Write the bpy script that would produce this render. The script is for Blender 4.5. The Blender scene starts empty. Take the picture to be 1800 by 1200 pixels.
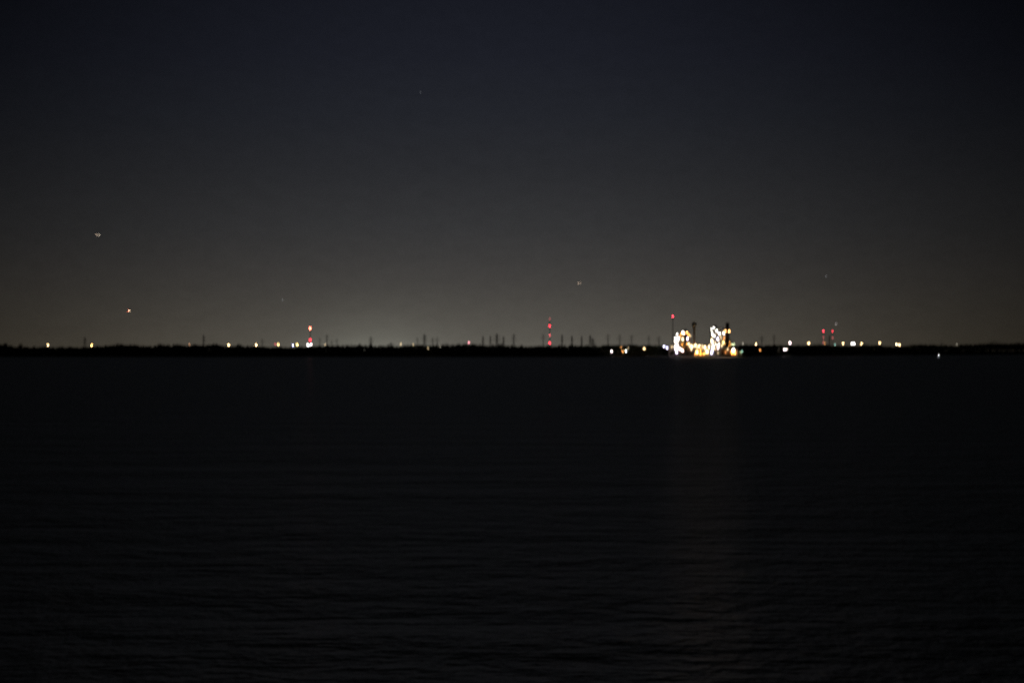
import bpy, math, random
from mathutils import Vector, Euler
R = random.Random(11)
scene = bpy.context.scene
COL = scene.collection
F = 5500.0            # focal length in pixels of the 1800 px wide frame (110 mm lens)
CAM_Z = 10.0
HOR = 616.0           # image row of the horizon

def at(x, y, Y):      # point at distance Y seen in column x, row y
    return Vector(((x - 900) / F * Y, Y, CAM_Z + (HOR - y) / F * Y))

def lerp(tab, x):
    if x <= tab[0][0]: return tab[0][1]
    for (a, u), (b, v) in zip(tab, tab[1:]):
        if x <= b: return u + (v - u) * (x - a) / (b - a)
    return tab[-1][1]

SHORE = [(-400, 5000), (1311, 5000), (1325, 5600), (1440, 6000), (1600, 6900), (1800, 7700), (2200, 9000)]
def D(x): return lerp(SHORE, x)

# ------------------------------------------------------------------ materials
def new_mat(name):
    m = bpy.data.materials.new(name); m.use_nodes = True
    return m, m.node_tree.nodes, m.node_tree.links, m.node_tree.nodes['Principled BSDF']

def surf(name, col, rough=.7, metal=0., scale=.6, var=.35, bump=0.):
    m, N, L, b = new_mat(name)
    tc = N.new('ShaderNodeTexCoord'); nz = N.new('ShaderNodeTexNoise')
    nz.inputs['Scale'].default_value = scale; nz.inputs['Detail'].default_value = 5
    L.new(tc.outputs['Object'], nz.inputs['Vector'])
    rp = N.new('ShaderNodeValToRGB')
    rp.color_ramp.elements[0].position = .3; rp.color_ramp.elements[1].position = .75
    rp.color_ramp.elements[0].color = tuple(c * (1 - var) for c in col) + (1,)
    rp.color_ramp.elements[1].color = tuple(min(1, c * (1 + var * .6)) for c in col) + (1,)
    L.new(nz.outputs['Fac'], rp.inputs['Fac']); L.new(rp.outputs['Color'], b.inputs['Base Color'])
    b.inputs['Roughness'].default_value = rough; b.inputs['Metallic'].default_value = metal
    if bump:
        bp = N.new('ShaderNodeBump'); bp.inputs['Distance'].default_value = bump
        L.new(nz.outputs['Fac'], bp.inputs['Height']); L.new(bp.outputs['Normal'], b.inputs['Normal'])
    return m

def sheet(name, col, pitch=.9):      # corrugated cladding with rust streaks
    m, N, L, b = new_mat(name)
    tc = N.new('ShaderNodeTexCoord')
    wv = N.new('ShaderNodeTexWave'); wv.inputs['Scale'].default_value = pitch; wv.bands_direction = 'X'
    L.new(tc.outputs['Object'], wv.inputs['Vector'])
    mp = N.new('ShaderNodeMapping'); mp.inputs['Scale'].default_value = (.5, .5, .08)
    nz = N.new('ShaderNodeTexNoise'); nz.inputs['Scale'].default_value = 1; nz.inputs['Detail'].default_value = 6
    L.new(tc.outputs['Object'], mp.inputs['Vector']); L.new(mp.outputs['Vector'], nz.inputs['Vector'])
    rp = N.new('ShaderNodeValToRGB')
    rp.color_ramp.elements[0].position = .35; rp.color_ramp.elements[1].position = .6
    rp.color_ramp.elements[0].color = (col[0] * .5, col[1] * .36, col[2] * .26, 1)
    rp.color_ramp.elements[1].color = col + (1,)
    L.new(nz.outputs['Fac'], rp.inputs['Fac']); L.new(rp.outputs['Color'], b.inputs['Base Color'])
    bp = N.new('ShaderNodeBump'); bp.inputs['Distance'].default_value = .06
    L.new(wv.outputs['Fac'], bp.inputs['Height']); L.new(bp.outputs['Normal'], b.inputs['Normal'])
    b.inputs['Roughness'].default_value = .55
    return m

def glow(name, rgb):
    m, N, L, b = new_mat(name)
    N.remove(b)
    e = N.new('ShaderNodeEmission'); mx = max(rgb)
    e.inputs['Color'].default_value = tuple(c / mx for c in rgb) + (1,)
    e.inputs['Strength'].default_value = mx
    L.new(e.outputs[0], N['Material Output'].inputs['Surface'])
    return m

M = dict(
    steel=surf('galvanised_steel', (.20, .20, .20), .5, .6),
    dark=surf('dark_painted_steel', (.035, .035, .035), .6),
    lattice=surf('weathered_lattice_steel', (.10, .10, .10), .6, .4),
    conc=surf('stained_concrete', (.45, .42, .36), .85),
    black=surf('sooty_brick', (.03, .027, .025), .9),
    rust=surf('rusty_steel', (.30, .14, .06), .8),
    cream=sheet('cream_cladding', (.66, .57, .42)),
    brown=sheet('brown_cladding', (.42, .27, .14)),
    grey=sheet('grey_cladding', (.34, .34, .33)),
    tank=surf('tan_tank_paint', (.62, .52, .4), .6),
    roof=surf('grey_roofing', (.10, .10, .10), .8),
    sand=surf('orange_sand', (.38, .24, .12), .95, scale=.25),
    ground=surf('dark_soil_and_grass', (.035, .038, .025), .95, scale=.05),
    bark=surf('bark', (.05, .04, .03), .9),
    leaf=surf('dark_leaves', (.05, .065, .03), .8, scale=.08),
    plane=surf('pale_aircraft_paint', (.5, .5, .52), .35),
    buoy=surf('green_buoy_paint', (.05, .15, .07), .5),
    glass=surf('dark_window_glass', (.02, .02, .025), .1),
)
GLOWS = dict(
    white=(23, 21.5, 19.5), violet=(18, 16.8, 25), cream=(20, 15.5, 9), warm=(20, 13, 5.8), amber=(24, 11.5, 3.4),
    sodium=(42, 16.5, 2.3), yellow=(17, 12, 4), pinkwhite=(20, 15.5, 15.8), bluewhite=(9, 9.5, 17),
    red=(11, .32, .6), redcore=(22, .9, 1.6), redhot=(16, 2.9, 1.7), reddim=(4, .5, .6), pink=(3.4, 1.2, 1.35), redfaint=(1.5, .35, .35),
    teal=(2.2, 4.6, 3.8), greenwhite=(9, 11, 6), dimcream=(3.6, 2.7, 1.5), dimorange=(6, 2.4, .6),
    faint=(1.4, 1.25, 1.0), faintorange=(2.0, 1.0, .5), cyan=(38, 42, 42), plainwide=(9, 8.8, 8.7), plain=(20, 19.3, 19),
    landing=(9.5, 7.6, 5.8), landingdim=(4.6, 3.4, 2.5), landinghot=(27, 18, 11), navred=(14, 2, 1), star=(.42, .43, .46), starpale=(2.2, 2., 2.))
GM = {k: glow(k + '_lamp_glow', v) for k, v in GLOWS.items()}

# ------------------------------------------------------------------ mesh builder
class MB:
    def __init__(s): s.v, s.f, s.mi = [], [], []
    def add(s, vs, fs, mi=0):
        o = len(s.v); s.v += [tuple(p) for p in vs]; s.f += [tuple(i + o for i in q) for q in fs]; s.mi += [mi] * len(fs)
    def box(s, x0, x1, y0, y1, z0, z1, mi=0):
        s.add([(x0, y0, z0), (x1, y0, z0), (x1, y1, z0), (x0, y1, z0), (x0, y0, z1), (x1, y0, z1), (x1, y1, z1), (x0, y1, z1)],
              [(0, 3, 2, 1), (4, 5, 6, 7), (0, 1, 5, 4), (1, 2, 6, 5), (2, 3, 7, 6), (3, 0, 4, 7)], mi)
    def bar(s, p, q, w, w2=None, mi=0):
        p, q = Vector(p), Vector(q); d = (q - p)
        if d.length < 1e-6: return
        d.normalize(); u = d.orthogonal().normalized(); v = d.cross(u); w2 = w if w2 is None else w2
        vs = [p + (u * a + v * b) * w / 2 for a, b in ((-1, -1), (1, -1), (1, 1), (-1, 1))] + \
             [q + (u * a + v * b) * w2 / 2 for a, b in ((-1, -1), (1, -1), (1, 1), (-1, 1))]
        s.add(vs, [(0, 3, 2, 1), (4, 5, 6, 7), (0, 1, 5, 4), (1, 2, 6, 5), (2, 3, 7, 6), (3, 0, 4, 7)], mi)
    def lathe(s, prof, cx=0, cy=0, n=20, mi=0):
        vs = [(cx + r * math.cos(2 * math.pi * k / n), cy + r * math.sin(2 * math.pi * k / n), z) for r, z in prof for k in range(n)]
        fs = [(i * n + k, i * n + (k + 1) % n, (i + 1) * n + (k + 1) % n, (i + 1) * n + k) for i in range(len(prof) - 1) for k in range(n)]
        fs += [tuple(range(n - 1, -1, -1)), tuple((len(prof) - 1) * n + k for k in range(n))]
        s.add(vs, fs, mi)
    def ball(s, r, c=(0, 0, 0), n=10, m=6):
        s.lathe([(max(.02 * r, r * math.sin(math.pi * i / m)), c[2] - r * math.cos(math.pi * i / m)) for i in range(m + 1)], c[0], c[1], n)
    def mesh(s, name, mats):
        me = bpy.data.meshes.new(name); me.from_pydata(s.v, [], s.f)
        for m in (mats if isinstance(mats, (list, tuple)) else [mats]): me.materials.append(m)
        if any(s.mi): me.polygons.foreach_set('material_index', s.mi)
        me.update(); return me

def link(name, me, parent=None, loc=(0, 0, 0), rot=(0, 0, 0), scale=(1, 1, 1)):
    o = bpy.data.objects.new(name, me); COL.objects.link(o)
    o.parent = parent; o.location = loc; o.rotation_euler = rot; o.scale = scale
    return o
def build(mb, name, mat, parent=None, loc=(0, 0, 0)): return link(name, mb.mesh(name, mat), parent, loc)
def tag(o, label=None, cat=None, group=None, kind=None):
    if label: o['label'] = label
    if cat: o['category'] = cat
    if group: o['group'] = group
    if kind: o['kind'] = kind
    return o
def thing(name, loc, label, cat, group=None): return tag(link(name, None, None, loc), label, cat, group)

BALL = {}
def ball(col, r):
    k = (col, r)
    if k not in BALL:
        b = MB(); b.ball(r); BALL[k] = b.mesh('lamp_globe', GM[col])
    return BALL[k]

# ------------------------------------------------------------------ setting
def flat(name, xy, z, mat):
    me = bpy.data.meshes.new(name); me.from_pydata([(x, y, z) for x, y in xy], [], [tuple(range(len(xy)))])
    me.materials.append(mat); return link(name, me)

def water_mat():
    m, N, L, b = new_mat('dark_river_water')
    b.inputs['Base Color'].default_value = (.0035, .0045, .005, 1)
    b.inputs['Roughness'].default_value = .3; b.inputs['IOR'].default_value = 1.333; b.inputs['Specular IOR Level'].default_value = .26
    tc = N.new('ShaderNodeTexCoord')
    def noise(sc, sx, sy, det, w=0):
        mp = N.new('ShaderNodeMapping'); mp.inputs['Scale'].default_value = (sx, sy, 1); mp.inputs['Rotation'].default_value = (0, 0, w)
        n = N.new('ShaderNodeTexNoise'); n.inputs['Scale'].default_value = sc; n.inputs['Detail'].default_value = det
        n.inputs['Roughness'].default_value = .6
        L.new(tc.outputs['Object'], mp.inputs['Vector']); L.new(mp.outputs['Vector'], n.inputs['Vector']); return n
    def math_(op, a, bb):
        n = N.new('ShaderNodeMath'); n.operation = op
        for i, q in enumerate((a, bb)):
            if isinstance(q, (int, float)): n.inputs[i].default_value = q
            else: L.new(q, n.inputs[i])
        return n.outputs[0]
    small = noise(3.5, .8, 1.2, 3, .2); mid = noise(1.0, 1.0, .9, 3, -.15); big = noise(.06, .45, 1.2, 4); swell = noise(.42, 1.15, .7, 3, .1); chop = noise(.2, 1.7, .55, 4, -.1)
    wind = N.new('ShaderNodeMapRange'); L.new(big.outputs['Fac'], wind.inputs['Value'])
    wind.inputs['From Min'].default_value = .3; wind.inputs['From Max'].default_value = .7
    wind.inputs['To Min'].default_value = .55; wind.inputs['To Max'].default_value = 1.35
    h = math_('ADD', math_('MULTIPLY', small.outputs['Fac'], .16), math_('MULTIPLY', mid.outputs['Fac'], .85))
    h = math_('ADD', h, math_('MULTIPLY', swell.outputs['Fac'], 2.2))
    h = math_('ADD', h, math_('MULTIPLY', chop.outputs['Fac'], 2.6))
    h = math_('MULTIPLY', h, wind.outputs[0])
    bp = N.new('ShaderNodeBump'); bp.inputs['Distance'].default_value = .8; bp.inputs['Strength'].default_value = 1
    L.new(h, bp.inputs['Height']); L.new(bp.outputs['Normal'], b.inputs['Normal'])
    return m
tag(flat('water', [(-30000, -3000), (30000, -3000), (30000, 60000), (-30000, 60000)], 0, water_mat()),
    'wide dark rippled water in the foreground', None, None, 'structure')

LZ = 1.7
lb = MB(); pts = []
for i in range(-400, 2201, 8):
    d = D(i) + 6 * math.sin(i * .11) + 4 * math.sin(i * .043 + 1) - 5
    pts.append(((i - 900) / F * d, d))
pts = [(-30000, 5000)] + pts + [(30000, 9500)]
vs = []
for x, y in pts: vs += [(x, y, -1.0), (x, y + 9, LZ), (x * 1.0, 60000, LZ)]
fs = []
for i in range(len(pts) - 1):
    a = i * 3; fs += [(a, a + 3, a + 4, a + 1), (a + 1, a + 4, a + 5, a + 2)]
lb.add(vs, fs)
tag(build(lb, 'ground', M['ground']), 'low dark land on the far shore', None, None, 'structure')

# ------------------------------------------------------------------ trees
TOP = [(-400, 605), (0, 605), (10, 603.5), (18, 606), (50, 608.5), (150, 608.5), (175, 607.5), (190, 605.5), (205, 604), (240, 604.5), (255, 607), (270, 607.5),
       (280, 604.5), (300, 605), (315, 604), (330, 606.5), (340, 604), (385, 603.8), (397, 607), (408, 607), (420, 605), (435, 607), (445, 605),
       (460, 608), (500, 609), (530, 607.5), (545, 608), (560, 606.5), (600, 605.5), (632, 605.5), (665, 606), (697, 608), (705, 607), (720, 604.5),
       (740, 604.5), (770, 605.8), (795, 604.2), (815, 603.4), (840, 604), (855, 606), (900, 606), (985, 606.5), (1050, 606), (1060, 605), (1100, 604.8),
       (1150, 605.2), (1170, 607), (1190, 606.5), (1260, 606), (1290, 606), (1310, 603.5), (1340, 606), (1360, 604.8), (1400, 605.2), (1450, 604.2), (1480, 606),
       (1500, 607), (1515, 605.5), (1545, 605), (1560, 607.5), (1585, 608), (1600, 604.8), (1640, 604.2), (1655, 605.2), (1682, 606.5), (1690, 604.2), (1710, 603.7),
       (1730, 602.6), (1800, 602), (2200, 602)]
def crown(mb, c, h, w, n, q, lo=.25, mi=0):
    lobes = [(Vector((R.uniform(-.5, .5) * w * .6, R.uniform(-.5, .5) * w * .6, h * R.uniform(lo + .12, .84))), R.uniform(.28, .42) * w) for _ in range(5)]
    lobes.append((Vector((0, 0, h - .34 * w)), .34 * w))
    for _ in range(n):
        lc, lr = R.choice(lobes)
        d = Vector((R.gauss(0, 1), R.gauss(0, 1), R.gauss(0, 1))).normalized() * lr * R.uniform(.45, 1.0)
        p = lc + d; p.z = min(p.z, h); p.z = max(p.z, .6)
        p = p + Vector(c)
        e = Euler((R.uniform(0, 6.3), R.uniform(0, 6.3), R.uniform(0, 6.3))).to_matrix(); s = q * R.uniform(.6, 1.3) / 2
        mb.add([p + e @ Vector((a * s, b * s, 0)) for a, b in ((-1, -.7), (.2, -1), (1, .1), (.3, 1), (-.8, .6))], [(0, 1, 2, 3, 4)], mi)
def trunk(mb, c, h, r, mi=0):
    c = Vector(c); mb.bar(c, c + Vector((0, 0, h * .75)), r * 2, r * .7, mi)
    for k in range(4):
        a = R.uniform(0, 6.3); z = h * R.uniform(.3, .55)
        mb.bar(c + Vector((0, 0, z)), c + Vector((math.cos(a) * h * .2, math.sin(a) * h * .2, z + h * .2)), r * .8, r * .3, mi)

wood = MB()
for off, dens in ((24, 1), (38, 1), (55, 1), (75, 1)):
    x = -160.0
    while x < 1960:
        Y = D(x) + off + R.uniform(-5, 5)
        if 1160 < x < 1318: Y = 5230 + off + R.uniform(-5, 5)
        top = at(x, lerp(TOP, x), Y).z
        h = top - LZ - (R.uniform(0, 2.2) if off > 30 else R.uniform(.5, 4.0))
        p = at(x, 0, Y); p.z = LZ
        w = R.uniform(7.5, 10.5)
        crown(wood, p, h, w, 50, 2.3, .2)
        for _ in range(9):
            q = p + Vector((R.uniform(-4, 4), R.uniform(-5, 3), R.uniform(0, 6))); s = R.uniform(1, 2)
            e = Euler((R.uniform(0, 6.3), R.uniform(0, 6.3), R.uniform(0, 6.3))).to_matrix()
            wood.add([q + e @ Vector((a * s, b * s, 0)) for a, b in ((-1, -.7), (.2, -1), (1, .1), (.3, 1), (-.8, .6))], [(0, 1, 2, 3, 4)])
        trunk(wood, p, h, .28, 1)
        x += R.uniform(4.2, 6.0) / Y * F
tag(build(wood, 'woodland', [M['leaf'], M['bark']]), 'unbroken black mass of woods along the far shore', None, None, 'stuff')

def tree(x, ytop, wpx, label, dy=14):
    Y = (5220 if 1165 < x < 1315 else D(x)) + dy; p = at(x, 0, Y); p.z = LZ - .1
    h = at(x, ytop, Y).z - LZ; w = wpx / F * Y
    r = thing('tree', p, label, 'tree', 'trees standing out of the far shore woods')
    t = MB(); trunk(t, (0, 0, 0), h, .35); build(t, 'trunk', M['bark'], r)
    c = MB(); crown(c, (0, 0, 0), h, w, 190, 1.5, .25); build(c, 'crown', M['leaf'], r)
for a in [
    (10, 601.8, 10, 'narrow black tree crown beside the lamp cut by the left frame edge'),
    (36, 603.5, 12, 'rounded black tree between the cut-off lamp and the second warm lamp'),
    (208, 602.8, 15, 'broad low tree crown right of the amber lamp, under the low aircraft'),
    (282, 603.8, 13, 'dark tree crown left of the dip in the woods with a faint orange light'),
    (340, 603, 12, 'dark tree right beside the dip with a faint orange light'),
    (381, 602.8, 9, 'small pointed tree just left of the warm lamp near the lone left pylon'),
    (421, 604.4, 12, 'low rounded tree between two bright warm lamps'),
    (632, 603.4, 9, 'narrow tree below the pale glow, left of the domed tree'),
    (652, 603, 9, 'spiky tree in the middle of the pale sky glow'),
    (685, 602.2, 16, 'domed tree crown alone under the right edge of the pale glow'),
    (784, 601, 13, 'tallest humped tree left of the lone pink beacon'),
    (880, 603.5, 13, 'flat wide tree crown under the pylon cluster right of the pink beacon'),
    (1005, 603.6, 12, 'low tree crown right of the four-beacon mast'),
    (1360, 604, 14, 'dark tree behind the pair of white shore lamps right of the plant'),
    (1524, 602.4, 15, 'rounded tree between the two warm lamps right of the twin white floodlights'),
    (1746, 600.4, 30, 'broad tall tree mass near the right frame edge')]: tree(*a)

# ------------------------------------------------------------------ sky, added weak sun
def lin(c):
    c /= 255.0; return c / 12.92 if c <= .04045 else ((c + .055) / 1.055) ** 2.4
w = bpy.data.worlds.new('World'); scene.world = w; w.use_nodes = True
N, L = w.node_tree.nodes, w.node_tree.links
N.clear()
def mth(op, a, b=None, c=None):
    n = N.new('ShaderNodeMath'); n.operation = op
    for i, q in enumerate((a, b, c)):
        if q is None: continue
        if isinstance(q, (int, float)): n.inputs[i].default_value = q
        else: L.new(q, n.inputs[i])
    return n.outputs[0]
tc = N.new('ShaderNodeTexCoord'); sp = N.new('ShaderNodeSeparateXYZ'); L.new(tc.outputs['Generated'], sp.inputs[0])
el = mth('MULTIPLY', mth('ARCSINE', sp.outputs['Z']), 57.2958)
az = mth('MULTIPLY', mth('ARCTAN2', sp.outputs['X'], sp.outputs['Y']), 57.2958)
elp = mth('MAXIMUM', el, 0.0)
ramp = N.new('ShaderNodeValToRGB'); L.new(mth('DIVIDE', elp, 40.0), ramp.inputs['Fac'])
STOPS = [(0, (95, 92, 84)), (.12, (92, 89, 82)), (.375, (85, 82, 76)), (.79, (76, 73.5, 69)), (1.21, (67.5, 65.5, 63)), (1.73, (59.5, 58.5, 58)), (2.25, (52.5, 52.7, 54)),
         (3.3, (41.5, 42.5, 46)), (4.3, (34, 36, 42)), (5.4, (28, 30, 38)), (6.4, (24, 26, 34)), (9, (24, 26, 31)), (18, (27, 30, 32)), (40, (24, 27, 28))]  # stops above the frame are raised so unseen sky brightens the water
E0 = ramp.color_ramp.elements
E0[0].position = 0; E0[1].position = 1
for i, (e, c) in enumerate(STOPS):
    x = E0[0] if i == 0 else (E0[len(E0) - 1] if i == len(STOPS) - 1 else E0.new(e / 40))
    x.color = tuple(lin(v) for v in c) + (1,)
sr = N.new('ShaderNodeValToRGB'); L.new(mth('DIVIDE', elp, 40.0), sr.inputs['Fac'])
SE = sr.color_ramp.elements; SE[0].position = 0; SE[1].position = 1
SG = [(0, 5.3), (1.2, 6.1), (3.3, 6.4), (6.4, 5.6), (9, 8), (40, 40)]
for i, (e, c) in enumerate(SG):
    x = SE[0] if i == 0 else (SE[len(SE) - 1] if i == len(SG) - 1 else SE.new(e / 40))
    x.color = (c / 50,) * 3 + (1,)
sig = mth('MULTIPLY', sr.outputs['Color'], 50.0)
u = mth('DIVIDE', mth('ADD', az, .7), sig)
g1 = mth('EXPONENT', mth('MULTIPLY', mth('MULTIPLY', u, u), -.5))
fac = mth('ADD', mth('MULTIPLY', g1, .95), .05)
u2 = mth('DIVIDE', mth('ADD', az, 2.5), .8)
g2 = mth('MULTIPLY', mth('EXPONENT', mth('MULTIPLY', mth('MULTIPLY', u2, u2), -.5)), mth('EXPONENT', mth('MULTIPLY', elp, -2.7)))
nz = N.new('ShaderNodeTexNoise'); nz.inputs['Scale'].default_value = 150; nz.inputs['Detail'].default_value = 8; nz.inputs['Roughness'].default_value = .7
mp = N.new('ShaderNodeMapping'); mp.inputs['Scale'].default_value = (1, 1, 2.2)
L.new(tc.outputs['Generated'], mp.inputs['Vector']); L.new(mp.outputs['Vector'], nz.inputs['Vector'])
fac = mth('MULTIPLY', fac, mth('ADD', mth('MULTIPLY', nz.outputs['Fac'], .32), .84))
vm = N.new('ShaderNodeVectorMath'); vm.operation = 'SCALE'; 
tint = N.new('ShaderNodeMix'); tint.data_type = 'RGBA'; tint.blend_type = 'MULTIPLY'
L.new(mth('MULTIPLY', mth('SUBTRACT', 1.0, g1), mth('EXPONENT', mth('MULTIPLY', elp, -.7))), tint.inputs[0])
L.new(ramp.outputs['Color'], tint.inputs[6]); tint.inputs[7].default_value = (1.0, .88, .72, 1); L.new(tint.outputs[2], vm.inputs[0]); L.new(fac, vm.inputs['Scale'])
v2 = N.new('ShaderNodeVectorMath'); v2.operation = 'SCALE'; v2.inputs[0].default_value = (.062, .066, .056); L.new(g2, v2.inputs['Scale'])
va = N.new('ShaderNodeVectorMath'); va.operation = 'ADD'; L.new(vm.outputs[0], va.inputs[0]); L.new(v2.outputs[0], va.inputs[1])
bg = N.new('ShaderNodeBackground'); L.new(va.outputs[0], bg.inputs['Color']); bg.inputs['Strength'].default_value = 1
SUN_EL, SUN_ROT = math.radians(-12), math.radians(200)
sky = N.new('ShaderNodeTexSky'); sky.sky_type = 'NISHITA'; sky.sun_disc = False; sky.sun_elevation = SUN_EL; sky.sun_rotation = SUN_ROT
bs = N.new('ShaderNodeBackground'); L.new(sky.outputs[0], bs.inputs['Color']); bs.inputs['Strength'].default_value = .05
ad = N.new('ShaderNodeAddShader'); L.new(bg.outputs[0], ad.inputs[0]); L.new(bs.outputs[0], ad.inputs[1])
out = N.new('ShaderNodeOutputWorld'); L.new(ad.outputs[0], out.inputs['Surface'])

weak_sun = bpy.data.lights.new('added_weak_sun', 'SUN'); weak_sun.energy = .002; weak_sun.angle = math.radians(.5); weak_sun.color = (.9, .95, 1)
mo = bpy.data.objects.new('added_weak_sun', weak_sun); COL.objects.link(mo); mo.rotation_euler = (math.radians(40), 0, math.radians(-60))  # weak sun lamp added behind the camera; no moon is in view

# ------------------------------------------------------------------ lamps on posts
pm = MB(); pm.lathe([(.22, 0), (.2, .1), (.09, 1)], n=8); POLE = pm.mesh('lamp_pole', M['dark'])
def head_mesh(r):
    k = ('head', r)
    if k not in BALL:
        b = MB(); b.lathe([(.18, -r * 1.2), (.3, -r * .95), (.12, -r * .9)], n=8)
        b.lathe([(r * .75, r * .72), (r * .6, r * .92), (.1, r * 1.15)], n=12)
        for a in range(3):
            ca, sa = math.cos(a * 2.1 + .5), math.sin(a * 2.1 + .5)
            b.bar((ca * .2, sa * .2, -r * .97), (ca * r * 1.1, sa * r * 1.1, -r * .3), .1); b.bar((ca * r * 1.1, sa * r * 1.1, -r * .32), (ca * r * .73, sa * r * .73, r * .76), .1)
        BALL[k] = b.mesh('lamp_head', M['dark'])
    return BALL[k]
def lamp(x, y, col, r, label, front=False, Y=None, group='lamps along the far shore'):
    r *= .8
    if Y is None: Y = D(x) + (10 if front else 120)
    p = at(x, y, Y); t = thing('street_lamp', (p.x, Y, LZ - .05), label, 'street lamp', group)
    h = p.z - LZ - r * 1.2
    link('pole', POLE, t, scale=(1, 1, h))
    hd = link('lamp_head', head_mesh(r), t, (0, 0, p.z - LZ + .05))
    link('globe', ball(col, r), hd)

for a in [
    (0, 606.2, 'warm', 1.25, 'warm lamp half cut off by the left frame edge'),
    (84, 606.6, 'warm', 1.3, 'lone yellowish lamp at the treetops, second from the left frame edge'),
    (161, 606.6, 'amber', 1.3, 'amber lamp right of a faint pylon, third from the left frame edge'),
    (333, 605.2, 'faintorange', 1.0, 'very faint orange light in a dip of the woods'),
    (402, 606.2, 'warm', 1.35, 'bright warm lamp right of the lone left pylon'),
    (450.5, 606.2, 'warm', 1.35, 'bright warm lamp between the low rounded tree and a short pylon'),
    (484, 604.5, 'reddim', .9, 'dim red light touching the yellow lamp left of the bluish lamp'),
    (489, 605.6, 'yellow', 1.2, 'yellow lamp with a dim red light at its left'),
    (515, 606.8, 'bluewhite', 1.1, 'dim bluish lamp left of the two-beacon mast'),
    (522.5, 605.4, 'yellow', 1.3, 'yellow lamp between the bluish lamp and the two-beacon mast'),
    (571.5, 605.6, 'dimcream', .8, 'tiny dim lamp at the foot of the dark pole right of the white floodlights'),
    (704.5, 604.6, 'dimcream', 1.1, 'small pale yellow lamp right of the domed tree')]:
    lamp(*a)
# large white pair under the two-beacon mast
lamp(541.5, 606, 'plainwide', 2.2, 'largest white lamp at the foot of the two-beacon mast')
lamp(546.8, 605.6, 'pinkwhite', 1.2, 'pinkish white lamp touching the largest white lamp under the two-beacon mast')
for a in [
    (726.5, 605.6, 'dimcream', .9, 'small pale lamp in the treetops left of the tall dark pointed pylon'),
    (752.3, 612, 'dimcream', .9, 'dim cream lamp low in the black woods below the pointed pylon'),
    (774, 609, 'faint', .9, 'barely visible grey light left of the tallest humped tree'),
    (1075, 617.3, 'pinkwhite', 1.2, 'pinkish white lamp low on the shore, leftmost of the lamps left of the plant'),
    (1091.5, 610.5, 'dimorange', .9, 'dim brown-orange lamp above the orange and white pair left of the plant'),
    (1094.8, 617.8, 'dimorange', 1.35, 'orange lamp low on the shore touching a white one'),
    (1100.3, 616.8, 'plain', 1.05, 'white lamp low on the shore touching an orange one'),
    (1104.5, 611.5, 'dimcream', .8, 'dim yellow lamp above the white one of the orange and white pair'),
    (1132.3, 612.6, 'warm', 1.2, 'lone warm lamp between the orange and white pair and the plant'),
    (1167, 608.8, 'violet', 1.0, 'left one of two bluish white lamps at the left end of the plant'),
    (1172.6, 611.2, 'violet', 1.1, 'right one of two bluish white lamps at the left end of the plant')]:
    lamp(*a, front=True)
for a in [
    (1286.8, 605.2, 'greenwhite', .8, 'left half of the greenish lamp pair above the orange floodlit shed'),
    (1290.4, 605.2, 'greenwhite', .8, 'right half of the greenish lamp pair above the orange floodlit shed')]:
    lamp(*a, Y=5090)
lamp(1306, 604, 'faint', 1.2, 'very faint bluish light in the treetops right of the greenish lamp pair', Y=5090)
for a in [
    (1329, 605.2, 'warm', 1.5, 'warm lamp at the treetops, first one right of the plant'),
    (1388.5, 602.4, 'pinkwhite', 1.7, 'tallest warm white lamp above the two shore lamps right of the plant'),
    (1421.8, 603.2, 'warm', 1.6, 'warm lamp between the tallest lamp and the two red-lit masts'),
    (1450, 603, 'dimorange', 1.1, 'small orange lamp at the foot of the left one of the twin red masts'),
    (1467.5, 605.4, 'teal', 1.0, 'small teal lamp at the foot of the right one of the twin red masts'),
    (1482.2, 603.4, 'warm', 1.5, 'yellowish lamp left of the twin white floodlights'),
    (1497.4, 604, 'plain', 1.7, 'left half of the twin white floodlights right of the red masts'),
    (1501.2, 604, 'plain', 1.7, 'right half of the twin white floodlights right of the red masts'),
    (1514.3, 604, 'warm', 1.5, 'yellowish lamp just right of the twin white floodlights'),
    (1546.6, 602.8, 'warm', 1.5, 'yellowish lamp standing alone right of the rounded tree'),
    (1575.8, 605, 'cream', 1.5, 'dimmer pale lamp of the last close pair on the right'),
    (1581, 605.6, 'warm', 1.7, 'brighter orange-edged lamp of the last close pair on the right'),
    (1682, 605, 'faint', 1.2, 'barely visible light in the woods, farthest right on the shore')]:
    lamp(*a)
for a in [
    (1322.3, 614.2, 'pinkwhite', 1.05, 'white lamp low on the shore, first one right of the plant'),
    (1336, 615, 'dimorange', 1.2, 'dim orange lamp low on the shore right of a white one'),
    (1370.8, 614, 'pinkwhite', 1.15, 'white shore lamp standing a little apart left of a close white pair'),
    (1378.6, 613.9, 'pinkwhite', 1.15, 'left lamp of the close white pair low on the shore'),
    (1382.6, 613.9, 'pinkwhite', 1.1, 'right lamp of the close white pair low on the shore')]:
    lamp(*a, front=True)

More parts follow.
